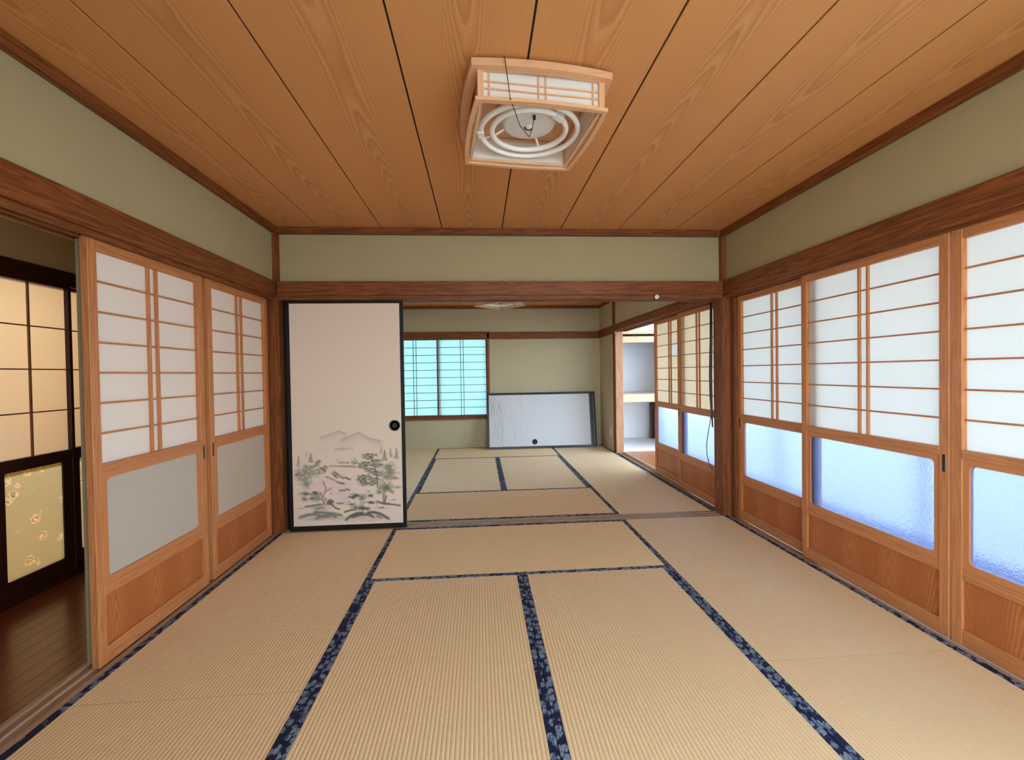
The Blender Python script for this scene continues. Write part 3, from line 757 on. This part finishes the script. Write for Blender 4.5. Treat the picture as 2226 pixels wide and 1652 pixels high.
def hikite(parent, x, z, y):
    bm = lathe(bmesh.new(), [(.041, 0), (.042, -.0026), (.038, -.0036), (.034, -.0026), (.0325, -.0004), (.0, .0)], 48, 'y')
    h = finish('round_pull', bm, 'old_bronze', parent, True); h.location = (x, y, z); h['label'] = 'round dark bronze finger pull'
    bm = lathe(bmesh.new(), [(.0325, -.0007), (.020, -.0007), (.019, -.0018), (.0, -.0018)], 40, 'y'); d = finish('pull_dish', bm, 'slot_black', h)
def fusuma(name, W, H, fw, fb, pull, T=.02):
    o = empty(name)
    finish('frame_stile', B(0, fw, 0, T, 0, H, .002), 'black_lacquer', o); finish('frame_stile', B(W-fw, W, 0, T, 0, H, .002), 'black_lacquer', o)
    finish('frame_rail', B(fw, W-fw, 0, T, H-fw, H, .002), 'black_lacquer', o); finish('frame_rail', B(fw, W-fw, 0, T, 0, fb, .002), 'black_lacquer', o)
    finish('core_panel', B(fw-.002, W-fw+.002, .0045, T-.004, fb-.002, H-fw+.002), 'white_plastic', o)
    if pull: hikite(o, pull[0], pull[1], .0035)
    return o
FX0, FW = .070, .878
fu = fusuma('fusuma_door', FW, 1.762, .027, .036, (.869-FX0, .792))
fu.location = (FX0, .027, .0)
IMG = painting()
def smp(X, Z):
    s = (X-.027)/(FW-.054)                                  # 0..1 across the paper
    ybot = 1476-56*s
    py = ybot-(Z-.036)*1712; px = 125+(1592-125)*s+(ybot-py)*(-.012)
    c = bil(IMG, px/S4, np.clip(py, 0, 1650)/S4)
    return np.where((py < 2)[..., None], np.array(FUS, np.float32), c)
sheet('painted_sheet', 300, 330, .0265, FW-.0265, .0355, 1.0, .0038, smp, 'painted_paper', fu)
sheet('plain_sheet', 4, 4, .0265, FW-.0265, 1.0, 1.7385, .0038, lambda X, Z: np.broadcast_to(np.array(FUS, np.float32), X.shape+(3,)), 'painted_paper', fu)
tag(fu, 'cream sliding door in black frame with an ink landscape of pines and mountains', 'sliding door', 'fusuma doors')
f2 = fusuma('fusuma_door', .872, 1.762, .024, .036, None); f2.location = (.0335, .080, .0)
sheet('plain_sheet', 4, 4, .0235, .8485, .0355, 1.7385, .0038, lambda X, Z: np.broadcast_to(np.array(FUS, np.float32), X.shape+(3,)), 'painted_paper', f2)
tag(f2, 'sliding door stacked behind the painted one, only its black edge showing', 'sliding door', 'fusuma doors')
# panels leaning on the far wall, laid on their long side
WV = waves()
def leaning(i, x, yb, tilt, label):
    o = fusuma('fusuma_panel', .868, 1.665, .030, .034, (.868-.096, .74) if i == 0 else None)
    sheet('paper_sheet', 90 if i == 0 else 4, 170 if i == 0 else 4, .0295, .8385, .0335, 1.6355, .0038,
          (lambda X, Z: bil(WV, X/.868*300, Z/1.665*300)) if i == 0 else (lambda X, Z: np.broadcast_to(np.array(L(228, 224, 220), np.float32), X.shape+(3,))), 'wave_paper', o)
    # local x -> down, local z (height) -> room x, front (-y) stays towards the room
    R0 = Matrix(((0, 0, 1), (0, 1, 0), (-1, 0, 0))).to_4x4()
    T0 = Matrix.Translation((0, 0, .868))
    Rt = Matrix.Rotation(-tilt, 4, 'X')
    m = Matrix.Translation((x, yb, .0085)) @ Rt @ T0 @ R0
    o.matrix_world = m
    tag(o, label, 'sliding door panel', 'removed door panels leaning on the far wall'); return o
leaning(0, 1.635, 3.435, math.radians(9.5), 'white removed door panel with pale wave lines, frontmost of those leaning on the far wall')
leaning(1, 1.672, 3.466, math.radians(9.5), 'removed black framed door panel second in the leaning stack, a thin white strip showing')
leaning(2, 1.715, 3.497, math.radians(9.5), 'rearmost removed door panel of the leaning stack, only its black end showing')

# ------------------------------------------------------------------ ceiling lamps
def lamp(name, wood_p, loc, rz, label, cord):
    o = empty(name, loc, (0, 0, rz))
    def ring(nm, half, wd, z0, z1, bow, mt):
        bm = bmesh.new(); outer, inner = [], []
        S = 10
        for k in range(4):
            a = PI/2*k; c, s = math.cos(a), math.sin(a)
            for j in range(S):
                t = -1+2*j/S
                px, py = t*half, -(half+bow*(1-t*t))
                outer.append((c*px-s*py, s*px+c*py))
                ih = half-wd; px, py = t*ih, -ih-bow*.8*(1-t*t)
                inner.append((c*px-s*py, s*px+c*py))
        n = len(outer); V = [[bm.verts.new((x, y, z)) for x, y in pts] for pts in (outer, inner) for z in (z0, z1)]
        for k in range(n):
            j = (k+1) % n
            for a, b in ((0, 1), (2, 3), (0, 2), (1, 3)): bm.faces.new((V[a][k], V[a][j], V[b][j], V[b][k]))
        return finish(nm, bm, mt, o)
    ring('upper_frame', .264, .034, .112, .138, .020, wood_p+'x')
    ring('lower_frame', .250, .016, 0, .013, .014, wood_p+'x')
    h = .230
    for k in range(4):
        a = PI/2*k
        side = finish('paper_side', B(-h, h, -.0015, .0015, .008, .120), 'lamp_paper', o)
        side.location = (math.sin(a)*h, -math.cos(a)*h, 0); side.rotation_euler = (0, 0, a)
        for fx in (-.86, -.06, .06, .86): finish('lattice_bar', B(fx*h-.0028, fx*h+.0028, -.007, -.0015, .010, .116), wood_p+'z', side)
        for fz in (.052, .078): finish('lattice_bar', B(-h, h, -.007, -.0015, fz-.0024, fz+.0024), wood_p+'x', side)
        for z0, z1 in ((.008, .020), (.108, .118)): finish('inner_rail', B(-h+.01, h-.01, .0015, .010, z0, z1, .001), wood_p+'x', side)
        cp = finish('corner_post', B(-.011, .011, -.011, .011, .006, .118, .001), wood_p+'z', o); cp.location = (math.sin(a)*h-math.cos(a)*h, -math.cos(a)*h-math.sin(a)*h, 0); cp.rotation_euler = (0, 0, a)
    finish('reflector', B(-.236, .236, -.236, .236, .121, .128, .002), 'lamp_wood_x' if cord else 'white_enamel', o)
    bm = lathe(bmesh.new(), [(.0, .060), (.098, .060), (.108, .064), (.112, .080), (.134, .088), (.140, .121)], 48); finish('housing', bm, 'white_enamel', o, True)
    for R, z, nm in ((.203, .036, 'outer_tube'), (.155, .040, 'inner_tube')):
        pts = [(R*math.cos(2*PI*k/56), R*math.sin(2*PI*k/56), z) for k in range(56)]
        finish(nm, tube(bmesh.new(), pts, .0115, 10, True), 'tube_glass', o, True)
    for R, a, z in ((.203, 170, .036), (.155, -52, .040)):
        a = math.radians(a)
        s = finish('tube_socket', B(-.014, .014, -.026, .026, -.013, .013, .003), 'white_plastic', o); s.location = (R*math.cos(a), R*math.sin(a), z); s.rotation_euler = (0, 0, a)
    for a in (-118, -48, 62, 150):
        a = math.radians(a); c, s = math.cos(a), math.sin(a)
        finish('tube_bracket', tube(bmesh.new(), [(.105*c, .105*s, .074), (.15*c, .15*s, .055), (.205*c, .205*s, .050)], .005, 6), 'white_plastic', o)
    bm = lathe(bmesh.new(), [(.0, .052), (.010, .052), (.014, .058), (.014, .062)], 16); k = finish('centre_knob', bm, 'white_plastic', o, True)
    bm = tube(bmesh.new(), [(-.018, .004, .0565), (-.014, .015, .0555), (0, .019, .0555), (.012, .016, .0555), (.016, .008, .056)], .003, 6); finish('switch_arc', bm, 'black_rubber', o)
    if cord:
        pts = [Vector(p) for p in cord]; sm = []
        for i in range(len(pts)-1):
            for t in (0, .25, .5, .75): sm.append(pts[i].lerp(pts[i+1], t))
        sm.append(pts[-1])
        c = finish('pull_cord', tube(bmesh.new(), sm, .0016, 6), 'black_rubber', o); c['label'] = 'thin dark pull cord looped over the frame'
        finish('cord_eye', lathe(bmesh.new(), [(.0, .040), (.006, .042), (.006, .058)], 10), 'black_rubber', o).location = (.004, -.085, 0)
    else:
        pass
    finish('ceiling_mount', lathe(bmesh.new(), [(.06, .128), (.055, .146), (.03, .1475)], 24), 'white_plastic', o)
    return tag(o, label, 'ceiling lamp', 'square ceiling lamps')
lamp('ceiling_lamp', 'lamp_wood_', (1.755, -1.588, CEIL-.148), math.radians(6), 'square wooden ceiling lamp with two ring tubes and a cord, front room',
     [(-.150, -.288, .139), (-.146, -.290, .112), (-.128, -.272, .004), (-.06, -.10, .006), (-.020, -.045, .004), (-.004, -.030, .0), (.004, -.05, .03), (.004, -.085, .05)])
lamp('ceiling_lamp', 'white_board_' if False else 'pale_wood_', (1.82, 2.70, CEIL2-.148), math.radians(40), 'square pale ceiling lamp hanging cornerwise in the back room', None)

# ------------------------------------------------------------------ small things
o = finish('cable_bundle', tube(bmesh.new(), [(3.478, .152, 1.75), (3.476, .153, 1.45), (3.470, .155, 1.15), (3.472, .155, .95), (3.479, .154, .80), (3.482, .152, .70)], [.010, .012, .013, .012, .008, .005], 8), 'black_rubber', None, True)
finish('loose_wire', tube(bmesh.new(), [(3.474, .156, .80), (3.465, .19, .66), (3.462, .215, .55), (3.464, .215, .46), (3.470, .19, .385), (3.482, .155, .335)], .0032, 6), 'black_rubber', o, True)
tag(o, 'black cable running down the corner post with a thin loose loop below', 'cable')
o = finish('round_button', lathe(bmesh.new(), [(.0, -.012), (.012, -.012), (.017, -.009), (.018, .0)], 28, 'y'), 'white_plastic', None, True); o.location = (2.938, -.0225, 1.768)
finish('button_cap', lathe(bmesh.new(), [(.0, -.015), (.006, -.0145), (.0075, -.0115)], 20, 'y'), 'white_plastic', o, True)
tag(o, 'small round white button on the dark rail above the opening', 'button')
bm = bmesh.new(); tube(bm, [(0, 0, 0), (0, -.012, -.001), (0, -.02, .004), (0, -.02, .012)], .0028, 8); lathe(bm, [(.008, -.003), (.006, -.006), (.0, -.006)], 16, 'y')
o = finish('brass_hook', bm, 'brass', None, True); o.location = (3.289, -.0205, 1.827); tag(o, 'tiny brass hook screwed into the dark rail near the right corner', 'hook')
o = finish('wall_outlet', B(-.004, .004, -.035, .035, -.06, .06, .002), 'white_plastic'); o.location = (3.4805, 3.10, .29)
for dz in (-.025, .025): finish('outlet_socket', B(-.006, -.003, -.012, .012, dz-.010, dz+.010, .001), 'slot_black', o)
tag(o, 'white wall outlet low on the narrow wall beside the open doorway', 'outlet')

# ------------------------------------------------------------------ corridor beyond the left wall
HX = -1.0
fl = struct(empty('floor_hall', (0, 0, -.02)))
pw = .0745
for k in range(12):
    x1 = -.137-pw*k
    finish('floor_plank', B(x1-pw+.0006, x1-.0006, -3.8, 1.2, -.02, 0, .0006), 'hall_floor', fl)
finish('subfloor', B(-1.08, -.137, -3.8, 1.2, -.03, -.012), 'recess_black', fl)
sbox('wall_hall', HX-.06, HX+.0, -3.8, 1.2, 1.84, 2.6, 'plaster_beige')
sbox('wall_hall.001', -1.06, -.1, 1.2, 1.26, -.05, 2.6, 'plaster_beige')
sbox('wall_hall.002', -1.06, -.1, -3.86, -3.8, -.05, 2.6, 'plaster_beige')
sbox('wall_hall.003', -.10, -.11+.02, .0, 1.2, -.05, 2.6, 'plaster_beige')
sbox('ceiling_hall', -1.06, -.06, -3.86, 1.26, 2.42, 2.45, 'plaster_beige')
sbox('trim_26', HX-.06, HX+.035, -3.8, 1.2, 1.752, 1.842, 'hall_wood_y', .002)
sbox('trim_27', HX-.06, HX+.03, -3.8, 1.2, -.03, .012, 'hall_wood_y', .002)
def hall_door(label, y_far, x, W=.50, xbar=None):
    """dark framed paper door with flowered glass below"""
    o = empty('corridor_door', (x, y_far-W, 0), (0, 0, math.radians(90)))
    s = .022; T = .03
    for x0, x1 in ((0, s), (W-s, W)): finish('stile', B(x0, x1, 0, T, .012, 1.752, .0015), 'hall_wood_z', o)
    finish('top_rail', B(s, W-s, .001, T, 1.738, 1.752, .001), 'hall_wood_x', o)
    finish('middle_rail', B(s, W-s, -.001, T, .712, .757, .001), 'hall_wood_x', o)
    finish('bottom_rail', B(s, W-s, .001, T, .012, .085, .001), 'hall_wood_x', o)
    finish('glass_frame', rounded_trim(s, W-s, .085, .712, .062, .022, .012, .004, T-.003), 'hall_wood_z', o)
    for k in (1, 2, 3): finish('lattice_bar', B(s, W-s, .013, .022, .757+.245*k-.0035, .757+.245*k+.0035), 'bar_wood_x', o)
    finish('lattice_bar', B(W/2-.004, W/2+.004, .012, .022, .757, 1.738), 'bar_wood_z', o)
    if xbar: finish('lattice_bar', B(xbar-.004, xbar+.004, .012, .022, .757, 1.738), 'bar_wood_z', o)
    bm = bmesh.new(); bm.faces.new([bm.verts.new(p) for p in ((s-.003, .024, .752), (W-s+.003, .024, .752), (W-s+.003, .024, 1.742), (s-.003, .024, 1.742))]); finish('paper', bm, 'shoji_paper_hall', o)
    bm = B(s+.01, W-s-.01, .012, .016, .095, .705)
    for f in bm.faces: f.material_index = 0 if f.calc_center_median().y < .0125 else 1
    finish('glass_pane', bm, None, o, mats=['flower_glass', 'clear_glass'])
    return tag(o, label, 'sliding door', 'dark framed corridor doors')
hall_door('dark framed corridor door with warm lit paper and flowered glass, seen almost whole', -.52, HX+.022)
hall_door('dark framed corridor door whose bright narrow strip shows beside the shoji edge', -.032, HX-.014, xbar=.048)
hall_door('dark framed corridor door just cut off at the picture edge beyond the doorway', -1.005, HX-.014)
hall_door('dark framed corridor door farthest along the corridor towards the camera', -1.50, HX+.022)
sbox('wall_hall.004', HX-.06, HX, -.03, 1.2, -.05, 1.76, 'plaster_beige'); sbox('wall_hall.005', HX-.06, HX, -3.8, -2.01, -.05, 1.76, 'plaster_beige')
# the next room behind those doors
sbox('wall_next', -3.2, -3.14, -3.8, 1.2, -.05, 2.5, 'plaster_beige'); sbox('wall_next.001', -3.2, -1.06, 1.2, 1.26, -.05, 2.5, 'plaster_beige'); sbox('wall_next.002', -3.2, -1.06, -3.86, -3.8, -.05, 2.5, 'plaster_beige')
sbox('floor_next', -3.2, -1.06, -3.86, 1.26, -.06, -.01, 'tatami_rush'); sbox('ceiling_next', -3.2, -1.06, -3.86, 1.26, 2.3, 2.33, 'plaster_white')

# ------------------------------------------------------------------ veranda beyond the right wall and closet at its end
fl = struct(empty('floor_veranda', (0, 0, -.02)))
for k in range(11):
    x0 = 3.665+.085*k
    finish('floor_plank', B(x0+.001, x0+.084, -3.8, 3.08, -.02, 0, .001), 'veranda_floor', fl)
finish('blue_bounce_sheet', B(3.70, 4.56, -3.78, 1.50, 0, .004), 'blue_bounce', fl)  # unseen sheet, added to tint the paper and glass blue from below
finish('subfloor', B(3.66, 4.6, -3.8, 3.08, -.03, -.012), 'recess_black', fl)
sbox('ceiling_veranda', 3.60, 4.66, -3.86, 4.3, 2.20, 2.23, 'pale_wood_y')
sbox('wall_outer', 4.60, 4.66, -3.86, 4.3, 2.16, 2.6, 'plaster_white')
sbox('wall_outer.001', 4.60, 4.66, 3.06, 4.3, -.1, 2.16, 'plaster_white')
sbox('wall_outer.002', 3.62, 4.66, -3.86, -3.80, -.1, 2.6, 'plaster_white')
w = struct(empty('window_3', (4.63, -.37, 0)))
for q_ in (-3.43, -1.70, -.38, .96, 3.43): finish('window_frame', B(-.02, .02, q_-.02, q_+.02, .0, 2.16, .002), 'aluminium', w)
for z0, z1 in ((-.06, .06), (2.10, 2.16)): finish('window_frame', B(-.02, .02, -3.43, 3.43, z0, z1, .002), 'aluminium', w)
for q0, q1 in ((-3.42, -1.71), (-1.69, -.39), (-.37, .95), (.97, 3.42)): finish('window_pane', B(-.003, .003, q0, q1, .05, 2.11), 'clear_glass', w)
# closet
c = empty('closet', (3.66, 3.09, 0))
finish('back_panel', B(0, .94, 1.05, 1.07, -.02, 2.2), 'plaster_white', c)
finish('side_panel', B(-.04, 0, .05, 1.05, -.02, 2.2), 'plaster_white', c)
finish('shelf_board', B(0, .94, .02, 1.05, .80, .828, .002), 'white_board', c)
finish('shelf_beam', B(0, .94, 0, .045, .715, .835, .003), 'pale_wood_x', c)
finish('floor_board', B(0, .94, .0, 1.05, -.02, .022, .002), 'white_board', c)
finish('top_beam', B(0, .94, 0, .05, 1.615, 1.705, .003), 'pale_wood_x', c)
finish('gap_board', B(0, .94, .02, 1.05, 1.705, 1.72), 'recess_black', c)  # black board standing in for the shaded gap below the header
finish('header_beam', B(-.02, .94, -.02, .05, 1.740, 1.79, .003), 'pale_wood_x', c)
finish('upper_panel', B(0, .94, .0, .03, 1.79, 2.2), 'plaster_white', c)
finish('gap_strip', B(.80, .90, .9, .98, -.0, .72), 'hall_wood_z', c)  # dark strip standing in for the shade of the open gap
tag(c, 'white built-in closet with a pale wooden shelf beam beyond the open doorway', 'closet')
